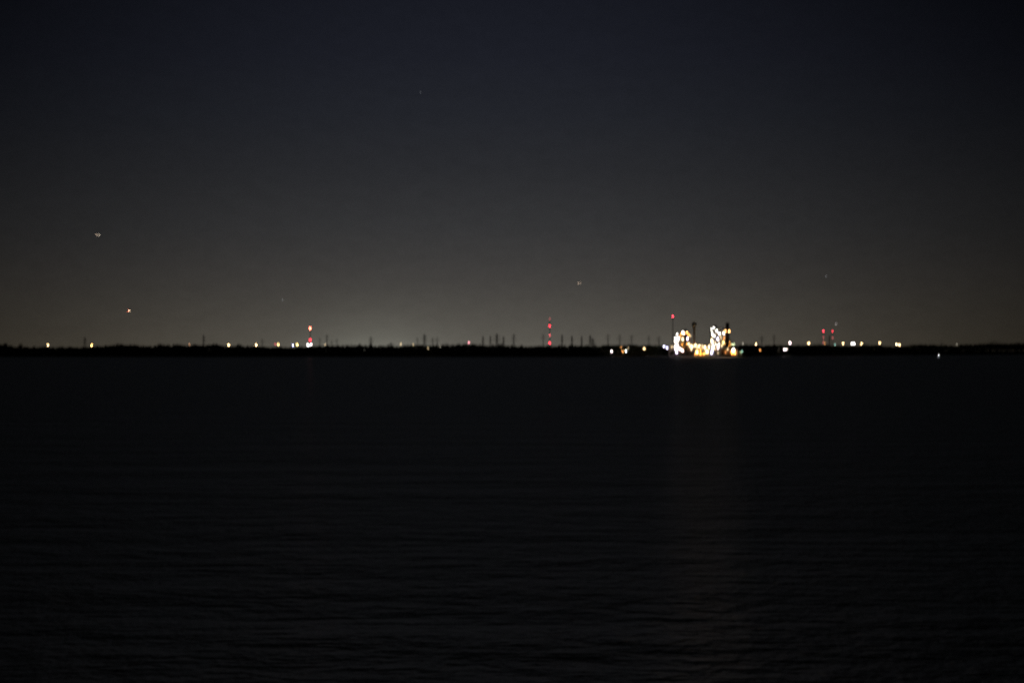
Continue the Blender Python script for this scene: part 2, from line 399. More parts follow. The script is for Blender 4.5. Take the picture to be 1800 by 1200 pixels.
# ------------------------------------------------------------------ radio masts with red beacons
def mast(x, Y, ytop, beacons, label, wid=1.7, group='masts with red beacons'):
    base = at(x, 0, Y); base.z = LZ - .1
    t = thing('radio_mast', base, label, 'radio mast', group)
    H = at(x, ytop, Y).z - base.z
    m = MB(); n = max(6, int(H / 4)); c = [(math.cos(k * 2.0944 + .5) * wid / 2, math.sin(k * 2.0944 + .5) * wid / 2) for k in range(3)]
    for k in range(3):
        a, b = c[k], c[(k + 1) % 3]
        m.bar((a[0], a[1], 0), (a[0], a[1], H), .2)
        for i in range(n):
            z0, z1 = H * i / n, H * (i + 1) / n
            m.bar((a[0], a[1], z0), (b[0], b[1], z1), .1); m.bar((a[0], a[1], z1), (b[0], b[1], z1), .1)
    build(m, 'lattice', M['lattice'], t)
    for k in range(3):
        g = MB()
        for f in (.5, .95):
            g.bar((c[k][0], c[k][1], H * f), (c[k][0] * H * .45, c[k][1] * H * .45, .1), .06)
        build(g, 'guy_wire', M['steel'], t)
    for y, col, r in beacons:
        z = at(x, y, Y).z - base.z
        hb = MB(); hb.bar((0, 0, z - r - .05), (0, -wid * .5 - r, z - r - .05), .3); hb.lathe([(r * .7, z - r - .3), (r * .7, z - r + .12)], 0, -wid * .5 - r, 10)
        hh = build(hb, 'beacon', M['dark'], t)
        link('red_globe', ball(col, r), hh, (0, -wid * .5 - r, z))
mast(545.3, 5300, 575.6, [(577, 'redhot', 1.55), (597.5, 'red', 1.35)], 'tall mast with a fiery top beacon above the largest white lamp on the left')
mast(966.3, 5500, 558.5, [(560.5, 'redfaint', .9), (573, 'red', 1.35), (589.2, 'reddim', 1.1), (602.6, 'red', 1.4)], 'mast with a column of four red beacons near the middle')
mast(1182.7, 5400, 554.5, [(556, 'redcore', .85)], 'tall mast with one red beacon above the left side of the bright plant')
mast(1447.2, 6700, 579.5, [(581.5, 'redcore', .95), (593, 'redfaint', 1.2), (602, 'redfaint', 1.1)], 'left one of the twin red-lit masts, with the brighter top beacon')
mast(1463.3, 6800, 580.5, [(582, 'redcore', .72), (593.5, 'redfaint', 1.25)], 'right one of the twin red-lit masts, with the smaller top beacon')
mast(824.3, 5300, 600.5, [(602, 'pink', 1.4)], 'short mast with a lone pink beacon just above the woods')

# ------------------------------------------------------------------ pylons
def pylon_meshes():
    H = 45.0; b = MB()
    def hw(z): return 3.6 - 2.6 * min(1, z / 30.0) if z < 30 else 1.0 - .5 * (z - 30) / 15
    lv = [0, 8, 15, 21, 26, 30, 34, 38, 42, 45]
    for z0, z1 in zip(lv, lv[1:]):
        a, c = hw(z0), hw(z1); q0 = [(-a, -a), (a, -a), (a, a), (-a, a)]; q1 = [(-c, -c), (c, -c), (c, c), (-c, c)]
        for k in range(4):
            j = (k + 1) % 4
            b.bar(q0[k] + (z0,), q1[k] + (z1,), .32); b.bar(q0[k] + (z0,), q1[j] + (z1,), .16); b.bar(q0[j] + (z0,), q1[k] + (z1,), .16)
            b.bar(q1[k] + (z1,), q1[j] + (z1,), .16)
    arms = []
    for z, r in ((31, 5.6), (36, 4.8), (41, 4.0)):
        m = MB()
        for s in (-1, 1):
            for d in (-.8, .8):
                m.bar((s * .8, d, z), (s * r, 0, z + .2), .3); m.bar((s * .8, d, z + 1.8), (s * r, 0, z + .2), .25)
            m.bar((s * r, 0, z + .2), (s * r, 0, z - 1.8), .25)
        arms.append(m.mesh('crossarm', M['lattice']))
    return b.mesh('lattice_body', M['lattice']), arms
PB, PA = pylon_meshes()
mp_ = MB(); mp_.lathe([(.75, 0), (.35, 45)], n=10); MONO = mp_.mesh('steel_pole', M['dark'])
MA = []
for z, r in ((33, 4.6), (37.5, 4.2), (42, 3.6)):
    m = MB()
    for s in (-1, 1): m.bar((0, 0, z), (s * r, 0, z + .9), .55, .3); m.bar((s * r, 0, z + .9), (s * r, 0, z - .8), .22)
    MA.append(m.mesh('crossarm', M['dark']))
protos = {}
def pylon(x, ytop, Y, kind, label, rz=0., wide=1.0):
    p = at(x, 0, Y); p.z = LZ - .1; k = (at(x, ytop, Y).z - p.z) / 45.0
    nm, body, arms, cat, grp = (('transmission_tower', PB, PA, 'pylon', 'lattice pylons on the horizon') if kind == 'L' else
                                ('power_pole', MONO, MA, 'power pole', 'slim power poles on the horizon'))
    if kind not in protos:
        r = link(nm, None); parts = [link('lattice_body' if kind == 'L' else 'steel_pole', body, r)] + [link('crossarm', a, r) for a in arms]
        protos[kind] = r
    else:
        src = protos[kind]; r = src.copy(); COL.objects.link(r)
        for ch in list(src.children):
            c = ch.copy(); COL.objects.link(c); c.parent = r
    r.location = p; r.scale = (wide, wide, k); r.rotation_euler = (0, 0, rz)
    tag(r, label, cat, grp)
for a in [
    (149, 592.5, 5600, 'L', 'faint pylon left of the amber lamp, farthest left', .9),
    (358, 588.5, 5500, 'L', 'lone pylon left of the bright warm lamps, over the lone left hump', .8, .8),
    (461, 596, 6200, 'P', 'very short faint pole right of the second bright warm lamp', .3),
    (562, 593.5, 6300, 'P', 'faint pole between the white floodlights and the darkest left pole', .3),
    (574.7, 588, 5400, 'P', 'dark tall pole standing right of the two-beacon mast', 1.0, 1.3),
    (583, 597.5, 6600, 'P', 'stub of a pole just right of the dark tall left pole', .3),
    (592, 595, 6600, 'P', 'short faint pole at the left edge of the pale glow', .4),
    (652, 592, 6200, 'L', 'faint squat pylon inside the pale glow above the spiky tree', .2),
    (734, 593, 6000, 'P', 'faint pole left of the dark pointed pylon', .4),
    (746.2, 587.5, 5300, 'L', 'darkest pointed pylon above the dim cream lamp', .75, 1.25),
    (760.6, 593, 5600, 'P', 'first pole right of the dark pointed pylon', .3, 1.1),
    (768.5, 592.5, 6100, 'P', 'second, fainter pole right of the dark pointed pylon', .3),
    (849, 591, 5700, 'L', 'first pylon of the cluster right of the lone pink beacon', .9, .9),
    (862, 590, 5900, 'L', 'second pylon of the cluster right of the pink beacon, paler', .9, .8),
    (873.5, 586.5, 5500, 'L', 'tallest, widest pylon of the cluster right of the pink beacon', .3, 1.2),
    (885, 591, 5700, 'L', 'pylon just right of the tallest in the cluster near the pink beacon', .9, .85),
    (903, 587, 6200, 'L', 'faint tall pylon with wide arms between the cluster and the four-beacon mast', .1),
    (955, 587, 5900, 'P', 'pole close on the left of the four-beacon mast', .4, 1.2),
    (988, 588, 5700, 'L', 'first pylon right of the four-beacon mast', 1.0, .85),
    (1005.3, 590, 5700, 'L', 'second pylon right of the four-beacon mast, above a low tree', 1.0, .85),
    (1022.5, 591, 5800, 'L', 'third pylon right of the four-beacon mast', 1.0, .85),
    (1037.5, 589, 5700, 'L', 'left one of two crowded pylons right of the four-beacon mast', .5, .9),
    (1042, 594.5, 5800, 'L', 'lower, broad one of two crowded pylons right of the four-beacon mast', .2, 1.2),
    (1068.8, 587.5, 5700, 'P', 'thin pole above the leftmost pinkish shore lamp', .5, 1.2),
    (1089.3, 588, 5700, 'P', 'thin pole above the orange and white shore lamps', .5, 1.2),
    (1110.3, 588.5, 5700, 'P', 'thin pole right above the dim yellow shore lamp', .5, 1.2),
    (1140.5, 590, 6400, 'P', 'faintest pole right of the lone warm shore lamp', .5),
    (1158.2, 591, 5500, 'P', 'dark pole left of the bright plant', .5, 1.2),
    (1339.2, 590.5, 6700, 'P', 'pole right of the plant and the first warm treetop lamp', .5, 1.5),
    (1360.5, 588, 7200, 'P', 'faint pole above the dark tree right of the plant', .5, 1.2),
    (1458, 589, 7600, 'L', 'faint pylon between the twin red-lit masts', .8),
    (1655.5, 600.5, 7900, 'P', 'stubby spike in the woods right of the waterline light', .5)]:
    pylon(*a)

# ------------------------------------------------------------------ industrial plant
Y0 = 5030.0; S = Y0 / F
def PX(x): return (x - 900) * S
def PZ(y): return CAM_Z + (HOR - y) * S
Z0 = LZ
class Site:
    def __init__(s, name, x, label, cat, dy=0):
        s.x = x; s.root = thing(name, (PX(x), Y0 + dy, Z0 - .05), label, cat)
    def X(s, x): return (x - s.x) * S
    def Z(s, y): return max(0, PZ(y) - Z0 + .05)
    def part(s, mb, name, mat, label=None): return tag(build(mb, name, mat, s.root), label)
    def block(s, name, mat, x0, x1, ytop, ybot, y0, y1, label=None):
        b = MB(); b.box(s.X(x0), s.X(x1), y0, y1, s.Z(ybot), s.Z(ytop)); return s.part(b, name, mat, label)
    def flood(s, x, y, col, r, dy=-1.6, back=1.4):
        if col in ('white', 'violet', 'pinkwhite', 'cyan'): r *= .78
        b = MB(); cx, cz = s.X(x), s.Z(y)
        b.box(cx - r * .8, cx + r * .8, dy + r * .9, dy + r * 1.25, cz - r * .6, cz + r * .7)
        b.bar((cx, dy + r * 1.2, cz), (cx, dy + r * 1.2 + back, cz - .3), .3)
        b.box(cx - r * .8, cx + r * .8, dy - r * .2, dy + r * .9, cz + r * 1.02, cz + r * 1.12)
        o = build(b, 'floodlight', M['dark'], s.root)
        link('lens', ball(col, r), o, (cx, dy, cz))
    def frame(s, xs, ys, levels, w=.6, mat=None, brace=True):
        b = MB(); X = [s.X(x) for x in xs]; Zl = [s.Z(y) for y in levels]
        for x in X:
            for y in ys: b.bar((x, y, 0), (x, y, Zl[-1]), w)
        for z in Zl[1:]:
            for y in ys: b.bar((X[0], y, z), (X[-1], y, z), w * .8)
            for x in X: b.bar((x, ys[0], z), (x, ys[-1], z), w * .8)
        if brace:
            for z0, z1 in zip(Zl, Zl[1:]):
                for i in (0, len(X) - 2):
                    for y in (ys[0], ys[-1]): b.bar((X[i], y, z0), (X[i + 1], y, z1), w * .45); b.bar((X[i + 1], y, z0), (X[i], y, z1), w * .45)
        s.part(b, 'steel_frame', mat or M['steel'])
    def deck(s, x0, x1, y, y0, y1):
        b = MB(); z = s.Z(y); b.box(s.X(x0), s.X(x1), y0, y1, z + .3, z + .55)
        for h in (1.1, 1.7):
            b.bar((s.X(x0), y0, z + h), (s.X(x1), y0, z + h), .1)
        n = 8
        for i in range(n + 1):
            xx = s.X(x0) + (s.X(x1) - s.X(x0)) * i / n; b.bar((xx, y0, z + .55), (xx, y0, z + 1.7), .1)
        s.part(b, 'platform', M['steel'])
    def vessel(s, x, wpx, ytop, ybot, cy, mat, name='vessel'):
        b = MB(); r = wpx * S / 2; z0, z1 = s.Z(ybot), s.Z(ytop)
        b.lathe([(r * .3, z0), (r, z0 + r * .8), (r, z1 - r * .6), (r * .7, z1 - r * .2), (r * .15, z1)], s.X(x), cy, 20)
        s.part(b, name, mat)
    def stair(s, x0, x1, ys, cy):
        b = MB()
        for i, (ya, yb) in enumerate(zip(ys, ys[1:])):
            a, c = (x0, x1) if i % 2 == 0 else (x1, x0)
            for o in (-.6, .6): b.bar((s.X(a), cy + o, s.Z(ya)), (s.X(c), cy + o, s.Z(yb)), .3)
            for k in range(9):
                f = k / 9.0; xx = s.X(a) + (s.X(c) - s.X(a)) * f; zz = s.Z(ya) + (s.Z(yb) - s.Z(ya)) * f
                b.box(xx - .25, xx + .25, cy - .5, cy + .5, zz, zz + .08)
        s.part(b, 'stair', M['steel'])

# quay
q = MB(); q.box(PX(1176), PX(1310), 4992, 4999, -1, 2.0)
for k in range(34):
    x = PX(1178) + k * 3.55; q.box(x, x + .5, 4991.4, 4991.9, -1, 2.05)
tag(build(q, 'quay_wall', M['conc']), 'low concrete quay wall at the water below the bright plant', 'quay wall')
pave = MB(); pave.box(PX(1176), PX(1310), 4999.05, 5100, LZ - .5, LZ + .02)
tag(build(pave, 'yard_paving', M['conc']), 'paved yard the plant stands on', None, None, 'structure')

# right process tower
t = Site('process_tower', 1262, 'tallest floodlit open steel tower of the plant, beside the dark chimney', 'industrial tower')
LV = [625, 617, 609, 601, 593, 585, 577]
t.frame([1249.5, 1256, 1262.5, 1269, 1275], [0, 9, 18], LV)
for y in LV[1:]: t.deck(1249.2, 1275.3, y, -1.0, 18.5)
t.block('wall_panel', M['cream'], 1262.7, 1274.8, 578.2, 584.6, .35, .6)
t.block('back_wall', M['cream'], 1250, 1274.6, 577.5, 624.8, 9.5, 9.8)
t.block('side_wall', M['cream'], 1268.5, 1274.6, 585.4, 600.6, .4, .65)
t.block('lower_cladding', M['cream'], 1250, 1262, 603.5, 616.6, .4, .65); t.block('upper_cladding', M['cream'], 1250, 1262.2, 579.5, 592.4, .4, .65)
t.block('corner_cladding', M['cream'], 1262.9, 1274.6, 601.2, 609, .4, .65)
t.vessel(1256.3, 5.5, 592.5, 616.5, 5, M['steel']); t.vessel(1264.5, 5.2, 594, 624, 5, M['cream'])
t.vessel(1258.4, 4.5, 570.8, 577, 8, M['dark'], 'hopper')
t.stair(1269.5, 1274, LV, -1.9)
d = MB(); d.bar((t.X(1252), 4, t.Z(576)), (t.X(1252), 4, t.Z(610)), 1.4); d.bar((t.X(1252), 4, t.Z(576)), (t.X(1258), 8, t.Z(574)), 1.4)
t.part(d, 'duct', M['rust'])
for x, y, c, r in [(1250.6, 578.2, 'white', .85), (1250.8, 583.6, 'white', .75), (1254.6, 576, 'white', .75), (1259.8, 581.2, 'white', 1.1), (1264.3, 586.4, 'white', 1.1),
                   (1272, 585.8, 'white', 1.15), (1252.3, 588.4, 'white', .8), (1255.6, 590, 'white', .9), (1261.6, 595.6, 'violet', 1.3), (1251, 598, 'cream', 1.1), (1251.8, 601, 'cream', .8),
                   (1271.4, 601.6, 'yellow', 1.0), (1253.5, 606, 'white', .85), (1253, 611, 'white', 1.2), (1251.5, 617, 'violet', 1.3), (1250.8, 620.5, 'violet', .9), (1258, 605.8, 'white', .7),
                   (1263.4, 605, 'white', .85), (1262.4, 608.5, 'pinkwhite', 1.1), (1262, 611.8, 'pinkwhite', .9), (1268.6, 607.5, 'dimcream', 1.3), (1262, 620.5, 'dimcream', .8), (1267.5, 594.5, 'dimcream', .9), (1270, 612, 'dimcream', .9), (1266, 590, 'dimcream', 1.0), (1257, 601, 'dimcream', 1.0), (1264, 600, 'dimcream', .9), (1273, 594, 'dimorange', 1.0), (1257, 613, 'dimcream', 1.0)]:  # the extra dim lamps are added as fill light on the cladding
    t.flood(x, y, c, r)

# chimney
c = Site('chimney', 1279, 'dark round chimney rising at the right of the tallest tower', 'chimney', 3)
b = MB(); b.lathe([(3.2, 0), (3.0, 10), (2.75, c.Z(567))], n=28); c.part(b, 'shaft', M['black'])
b = MB(); b.lathe([(2.77, c.Z(571)), (3.05, c.Z(570.5)), (3.05, c.Z(568.5)), (2.77, c.Z(568))], n=28); c.part(b, 'collar', M['dark'])
b = MB(); b.lathe([(2.6, c.Z(585.6)), (4.6, c.Z(585.4)), (4.6, c.Z(585.0)), (2.6, c.Z(584.8))], n=28)
for k in range(16):
    a = k * math.pi / 8; b.bar((4.5 * math.cos(a), 4.5 * math.sin(a), c.Z(585)), (4.5 * math.cos(a), 4.5 * math.sin(a), c.Z(583.8)), .1)
c.part(b, 'gallery', M['steel'])
c.flood(1275.2, 582.0, 'amber', .85, -2.8, .8); c.flood(1281.6, 582.2, 'amber', 1.0, -3.2, .8)

# annex at the chimney foot
a = Site('boiler_house', 1277, 'brown clad building at the chimney foot, dimly lit orange', 'industrial building', 7)
a.block('wall', M['brown'], 1275.6, 1285, 597, 624.9, 0, 14); b = MB(); b.box(a.X(1275.2), a.X(1285.5), -.5, 14.5, a.Z(597) + .003, a.Z(596.2)); a.part(b, 'roof', M['roof'])
for x, y in ((1282.6, 601), (1275.8, 604), (1283.2, 608)): a.flood(x, y, 'sodium', .34, -1.8 if x > 1280 else -2.4, 1.6)  # small lamps added to spread orange light over the brown wall
a2 = Site('low_annex', 1271, 'low brown lean-to at the foot of the tallest tower', 'industrial building', -11)
a2.block('wall', M['brown'], 1266.5, 1280.5, 612.5, 624.9, 0, 8)
b = MB(); b.add([(a2.X(1266), -.5, a2.Z(612.5) + .01), (a2.X(1281), -.5, a2.Z(612.5) + .01), (a2.X(1281), 8.3, a2.Z(609.5)), (a2.X(1266), 8.3, a2.Z(609.5)), (a2.X(1266), -.5, a2.Z(612.1)), (a2.X(1281), -.5, a2.Z(612.1)), (a2.X(1281), 8.3, a2.Z(609)), (a2.X(1266), 8.3, a2.Z(609))],
                [(0, 3, 2, 1), (4, 5, 6, 7), (0, 1, 5, 4), (1, 2, 6, 5), (2, 3, 7, 6), (3, 0, 4, 7)]); a2.part(b, 'roof', M['roof'])
a2.block('door', M['dark'], 1268, 1271, 619.5, 624.9, -.15, -.02)
a2.flood(1278.3, 613.6, 'dimcream', 1.0, -1.5, .6); a2.flood(1275, 618.5, 'dimorange', .8, -1.5, .6)

# gabled shed with the big lamp
g = Site('storage_shed', 1289, 'small gabled shed glowing orange under the big white floodlight, right of the chimney', 'shed', -6)
b = MB(); x0, x1, zm, ze = g.X(1282), g.X(1296), g.Z(610.5), g.Z(616)
b.add([(x0, 0, 0), (x1, 0, 0), (x1, 0, ze), ((x0 + x1) / 2, 0, zm), (x0, 0, ze), (x0, 14, 0), (x1, 14, 0), (x1, 14, ze), ((x0 + x1) / 2, 14, zm), (x0, 14, ze)],
      [(0, 1, 2, 3, 4), (9, 8, 7, 6, 5), (0, 5, 6, 1), (1, 6, 7, 2), (4, 9, 5, 0)]); g.part(b, 'wall', M['brown'])
b = MB(); xm = (x0 + x1) / 2
for sx, xe in ((-1, x0 - .5), (1, x1 + .5)):
    b.add([(xe, -.6, ze - .3), (xm, -.6, zm + .02), (xm, 14.6, zm + .02), (xe, 14.6, ze - .3), (xe, -.6, ze), (xm, -.6, zm + .35), (xm, 14.6, zm + .35), (xe, 14.6, ze)],
          [(0, 1, 2, 3), (7, 6, 5, 4), (0, 4, 5, 1), (1, 5, 6, 2), (2, 6, 7, 3), (3, 7, 4, 0)])
g.part(b, 'roof', M['roof']); g.block('door', M['rust'], 1284, 1287, 619, 624.9, -.15, -.02)
g.flood(1288.6, 615, 'cyan', 1.75, -3.2, 1.0); g.flood(1286.5, 619.5, 'sodium', .8, -2, .6); g.flood(1291, 620.5, 'sodium', .8, -2, .6); g.flood(1285, 617, 'dimorange', 1.0, -2, .6)
pile = MB(); n = 40
for ring in range(5): pass
pr = [(7.5, 0), (6.3, 1.2), (4.8, 2.7), (3.2, 4.2), (1.6, 5.6), (.3, 6.4)]
pv = []
for r, z in pr:
    for k in range(n): rr = r * (1 + R.uniform(-.05, .05)); pv.append((rr * math.cos(k * 2 * math.pi / n), rr * math.sin(k * 2 * math.pi / n), max(0, z + R.uniform(-.1, .1))))
pile.add(pv, [(i * n + k, i * n + (k + 1) % n, (i + 1) * n + (k + 1) % n, (i + 1) * n + k) for i in range(5) for k in range(n)] + [tuple(5 * n + k for k in range(n))])
tag(build(pile, 'sand_pile', M['sand'], None, (PX(1297.5), Y0 - 14, Z0 - .02)), 'small cone of loose material glowing orange right of the gabled shed', 'sand pile')
lamp(1302.3, 618.6, 'greenwhite', .6, 'small greenish white lamp at the right end of the plant yard', Y=5012)
lamp(1305, 617.2, 'teal', .8, 'dim teal lamp farthest right in the plant yard', Y=5012)

# row of silos
def silo(x, wpx, ytop, label, mat):
    s = Site('silo', x, label, 'silo', 0); s.root['group'] = 'row of silos between the two floodlit towers'
    r = wpx * S / 2; b = MB(); b.lathe([(r, 0), (r, s.Z(ytop))], n=28)
    for z in (3, 6, 9, 12): b.lathe([(r + .02, z), (r + .14, z + .1), (r + .14, z + .4), (r + .02, z + .5)], n=28)
    s.part(b, 'barrel', mat)
    b = MB(); b.lathe([(r + .25, s.Z(ytop) + .01), (r * .95, s.Z(ytop) + .5), (.5, s.Z(ytop) + 1.6)], n=28); s.part(b, 'roof', M['roof'])
    b = MB()
    for o in (-.25, .25): b.bar((o, -r - .4, 0), (o, -r - .4, s.Z(ytop)), .08)
    for k in range(20): b.bar((-.25, -r - .4, .4 + k * .8), (.25, -r - .4, .4 + k * .8), .06)
    s.part(b, 'ladder', M['steel']); return s
s1 = silo(1222.5, 7.2, 607.6, 'pale silo first from the left, with the left sodium lamp at its foot', M['conc'])
s2 = silo(1230.2, 7.2, 607.8, 'pale silo second from the left, with no lamp at its foot', M['conc'])
s3 = silo(1237.9, 7.2, 607.4, 'pale silo third from the left, with the right sodium lamp beside its foot', M['conc'])
s4 = silo(1245.3, 6.6, 607.8, 'pale silo touching the tallest tower', M['conc'])
s1.flood(1222, 606.6, 'cream', .9, -6.2, .5); s1.flood(1225, 618.6, 'amber', 1.5, -4.8, .8); s1.flood(1222.5, 622, 'sodium', .5, -4.6, .8)
s2.flood(1228.3, 608.2, 'cream', .9, -6.2, .5); s2.flood(1231, 621.6, 'sodium', .65, -4.6, .8); s2.flood(1231.5, 614, 'sodium', .4, -4.8, .8)
s3.flood(1238.6, 610.2, 'cream', 1.0, -6.2, .5); s3.flood(1237, 622, 'sodium', .55, -4.6, .8)  # small sodium lamps along this row are added as orange fill
s4.flood(1242.4, 617.8, 'warm', 1.6, -4.8, .8); s4.flood(1245.5, 610, 'cream', .8, -6.2, .5)
# conveyor gallery over the silos
k = Site('conveyor_gallery', 1228, 'long cream conveyor gallery running over the silos between the towers', 'conveyor', 0)
k.block('housing', M['cream'], 1210, 1249, 605.2, 605.9, -1.5, 1.5); 
b = MB(); b.box(k.X(1209.8), k.X(1249.2), -1.8, 1.8, k.Z(605.2) + .003, k.Z(604.7)); k.part(b, 'roof', M['roof'])
b = MB()
for x in (1211.5, 1218.3, 1226.3, 1234, 1241.7, 1248.8):
    for y in (-1.2, 1.2): b.bar((k.X(x), y, 0), (k.X(x), y, k.Z(605.9)), .35)
k.part(b, 'trestle', M['steel'])

for x, y in ((1214.5, 607), (1219.3, 609), (1225.6, 610.5), (1233.8, 607.2), (1234.5, 611.5), (1247, 606.8)): k.flood(x, y, 'dimcream', 1.0, -6.0, 4.4)  # lamps added to spread an even cream light over the silo tops
# left process tower (white floodlights)
l = Site('loading_tower', 1191, 'narrow steel tower drowned in white floodlights, left of the plant', 'industrial tower', 0)
LV2 = [625, 618, 611, 604, 597, 590]
l.frame([1185, 1189.5, 1194], [0, 7, 14], LV2)
for y in LV2[1:]: l.deck(1184.7, 1194.3, y, -1, 14.4)
l.block('back_wall', M['cream'], 1185.2, 1193.8, 591, 624.8, 7.4, 7.7); l.block('cladding', M['cream'], 1185.5, 1193.6, 597.5, 610.6, .35, .6); l.vessel(1189.5, 5, 593, 616, 4, M['steel'])
l.stair(1190, 1193.5, LV2, -1.8)
for x, y, cc, r in [(1190, 587.3, 'white', .95), (1187.3, 594.5, 'white', 1.1), (1193, 594, 'white', 1.1), (1186.8, 599.5, 'white', 1.1), (1191.5, 599.5, 'white', .9), (1189.5, 605.5, 'white', 1.3), (1187, 609.5, 'white', 1.3),
                    (1191.5, 609.5, 'white', 1.1), (1188.2, 614, 'violet', 1.2), (1189.4, 619, 'violet', 1.1), (1193.5, 612.5, 'pinkwhite', 1.0)]: l.flood(x, y, cc, r)
b = MB(); b.bar((l.X(1190), 0, l.Z(590)), (l.X(1190), 0, l.Z(585.6)), .35); l.part(b, 'lamp_post', M['steel'])

# cream house with the orange roof structure
h = Site('crusher_house', 1200, 'cream building with an orange-lit penthouse, right of the narrow white tower', 'industrial building', 4)
h.block('wall', M['cream'], 1195, 1203.2, 591.5, 601, 0, 10, ); h.block('lower_wall', M['brown'], 1195, 1209.5, 601.3, 624.9, .4, 10)
h.block('penthouse', M['rust'], 1195.5, 1203.2, 583.5, 591.2, 1.0, 8)
b = MB(); b.box(h.X(1194.8), h.X(1203.6), -.4, 10.3, h.Z(591.45), h.Z(591.2) - .01); h.part(b, 'ledge', M['roof'])
for yy in (604, 610):
    for xx in (1197, 1200.2, 1203.4, 1206.6): h.block('window', M['glass'], xx, xx + 1.6, yy, yy + 2.6, .25, .38)
h.flood(1200.2, 584.4, 'white', 1.35, -1.6, 2.2); h.flood(1203, 585.6, 'warm', 1.0, -1.2, 1.8); h.flood(1196.3, 588.5, 'sodium', .45, -1.2, 1.6); h.flood(1196.2, 613.2, 'white', 1.0, -1.8, 1.2); h.flood(1199.8, 616, 'pinkwhite', 1.3, -1.8, 1.2)
h.flood(1204, 611.5, 'sodium', .62, -1.6, 1.0); h.flood(1199, 605.5, 'sodium', .36, -1.6, 1.0); h.flood(1207.5, 604.5, 'sodium', .36, -1.6, 1.0); h.flood(1200, 596, 'cream', .8, -1.6, .8); h.flood(1206, 617, 'sodium', .4, -1.6, 1)  # sodium lamps added to light the dark lower wall orange
e = Site('elevator_leg', 1205.2, 'dark vertical elevator shaft between the cream building and the orange frame', 'elevator shaft', 1)
e.block('casing', M['dark'], 1203.5, 1206.8, 580.5, 624.9, 0, 3.2)
e.block('head', M['dark'], 1202.6, 1207.2, 578.6, 580.48, -.3, 3.5)
f = Site('steel_trestle', 1210.5, 'rusty open trestle lit orange right of the dark elevator shaft', 'trestle', 0)
f.frame([1207.2, 1210.5, 1213.8], [3.6, 8], [625, 614, 603, 592, 584], .5, M['rust'])
f.block('chute', M['rust'], 1207.4, 1211.5, 584.5, 589.5, 4, 7.6); f.block('hopper', M['rust'], 1210.8, 1213.6, 588, 592.5, 4.1, 7.5)
f.flood(1207.7, 584.4, 'amber', .75, 1.4, 1.4); f.flood(1213.4, 590.2, 'dimcream', 1.0, 1.4, 1.4); f.flood(1208.4, 594.8, 'violet', 1.15, 1.2, 1.4); f.flood(1210.6, 588.3, 'sodium', .45, 1.8, 1.4); f.flood(1210.6, 604, 'cream', .75, 1.8, 1.4)
m = Site('switch_house', 1214.5, 'low cream building between the orange trestle and the first silo', 'industrial building', 2)
m.block('wall', M['cream'], 1209.8, 1218.4, 606, 624.9, 10, 20); b = MB(); b.box(m.X(1209.4), m.X(1218.7), 9.6, 20.3, m.Z(606) + .003, m.Z(605.6)); m.part(b, 'roof', M['roof'])
m.flood(1213, 608.5, 'cream', 1.0, 8.3, 1.0); m.flood(1217.2, 608.8, 'cream', .9, 8.3, 1.0); m.flood(1216, 613.5, 'cream', .55, 8.3, 1.0)
o = Site('pump_house', 1180, 'low cream shed left of the narrow white tower, behind two bluish lamps', 'shed', 2)
o.block('wall', M['cream'], 1175.5, 1184.4, 609.2, 624.9, 0, 10); b = MB(); b.add([(o.X(1175.2), -.4, o.Z(609.2) + .01), (o.X(1184.5), -.4, o.Z(609.2) + .01), (o.X(1184.5), 10.4, o.Z(609.2) + .01), (o.X(1175.2), 10.4, o.Z(609.2) + .01), (o.X(1175.2), 5, o.Z(606.5)), (o.X(1184.5), 5, o.Z(606.5))],
      [(0, 3, 2, 1), (0, 1, 5, 4), (2, 3, 4, 5), (1, 2, 5), (3, 0, 4)]); o.part(b, 'roof', M['cream'])
o.flood(1181, 609.3, 'dimcream', 1.0, -1.8, 1.0)
# dark bushes on the bank in front of the plant
def bush(x, y, wpx, label):
    p = at(x, 0, 5006); p.z = LZ - .1; hh = at(x, y, 5006).z - LZ
    r = thing('bush', p, label, 'bush', 'bushes on the bank before the plant')
    cm = MB(); crown(cm, (0, 0, 0), hh, wpx * S, 160, 1.1, .1); build(cm, 'foliage', M['leaf'], r)
    tm = MB(); trunk(tm, (0, 0, 0), hh * .8, .15); build(tm, 'stem', M['bark'], r)
for z in [(1181, 616.5, 9, 'leftmost black bush before the low cream shed'), (1197, 619.5, 9, 'black bush below the foot of the narrow white tower'), (1205.5, 617.2, 11, 'wide black bush before the brown lower walls'),
          (1215.5, 614.8, 8, 'tallest black bush left of the first silo'), (1262, 621.5, 9, 'low bush before the tallest tower'), (1271, 621.8, 9, 'low bush before the brown lean-to'), (1280, 622.2, 8, 'lowest bush left of the gabled shed')]: bush(*z)

# far elevated tank
wt = thing('water_tower', at(1220.2, 0, 5042).xy.to_3d() + Vector((0, 0, LZ - .1)), 'dim brown water tower standing behind the plant between the floodlit towers', 'water tower')
zz = lambda y: at(0, y, 5042).z - LZ
b = MB(); b.lathe([(2.5, zz(574.6)), (3.7, zz(573)), (3.9, zz(571)), (3.9, zz(568)), (3.2, zz(566.4)), (1, zz(565.6))], n=28); build(b, 'tank', M['tank'], wt)
b = MB(); b.lathe([(2.4, 0), (2.1, 8), (2.0, zz(574.6))], n=24); build(b, 'shaft', M['tank'], wt)

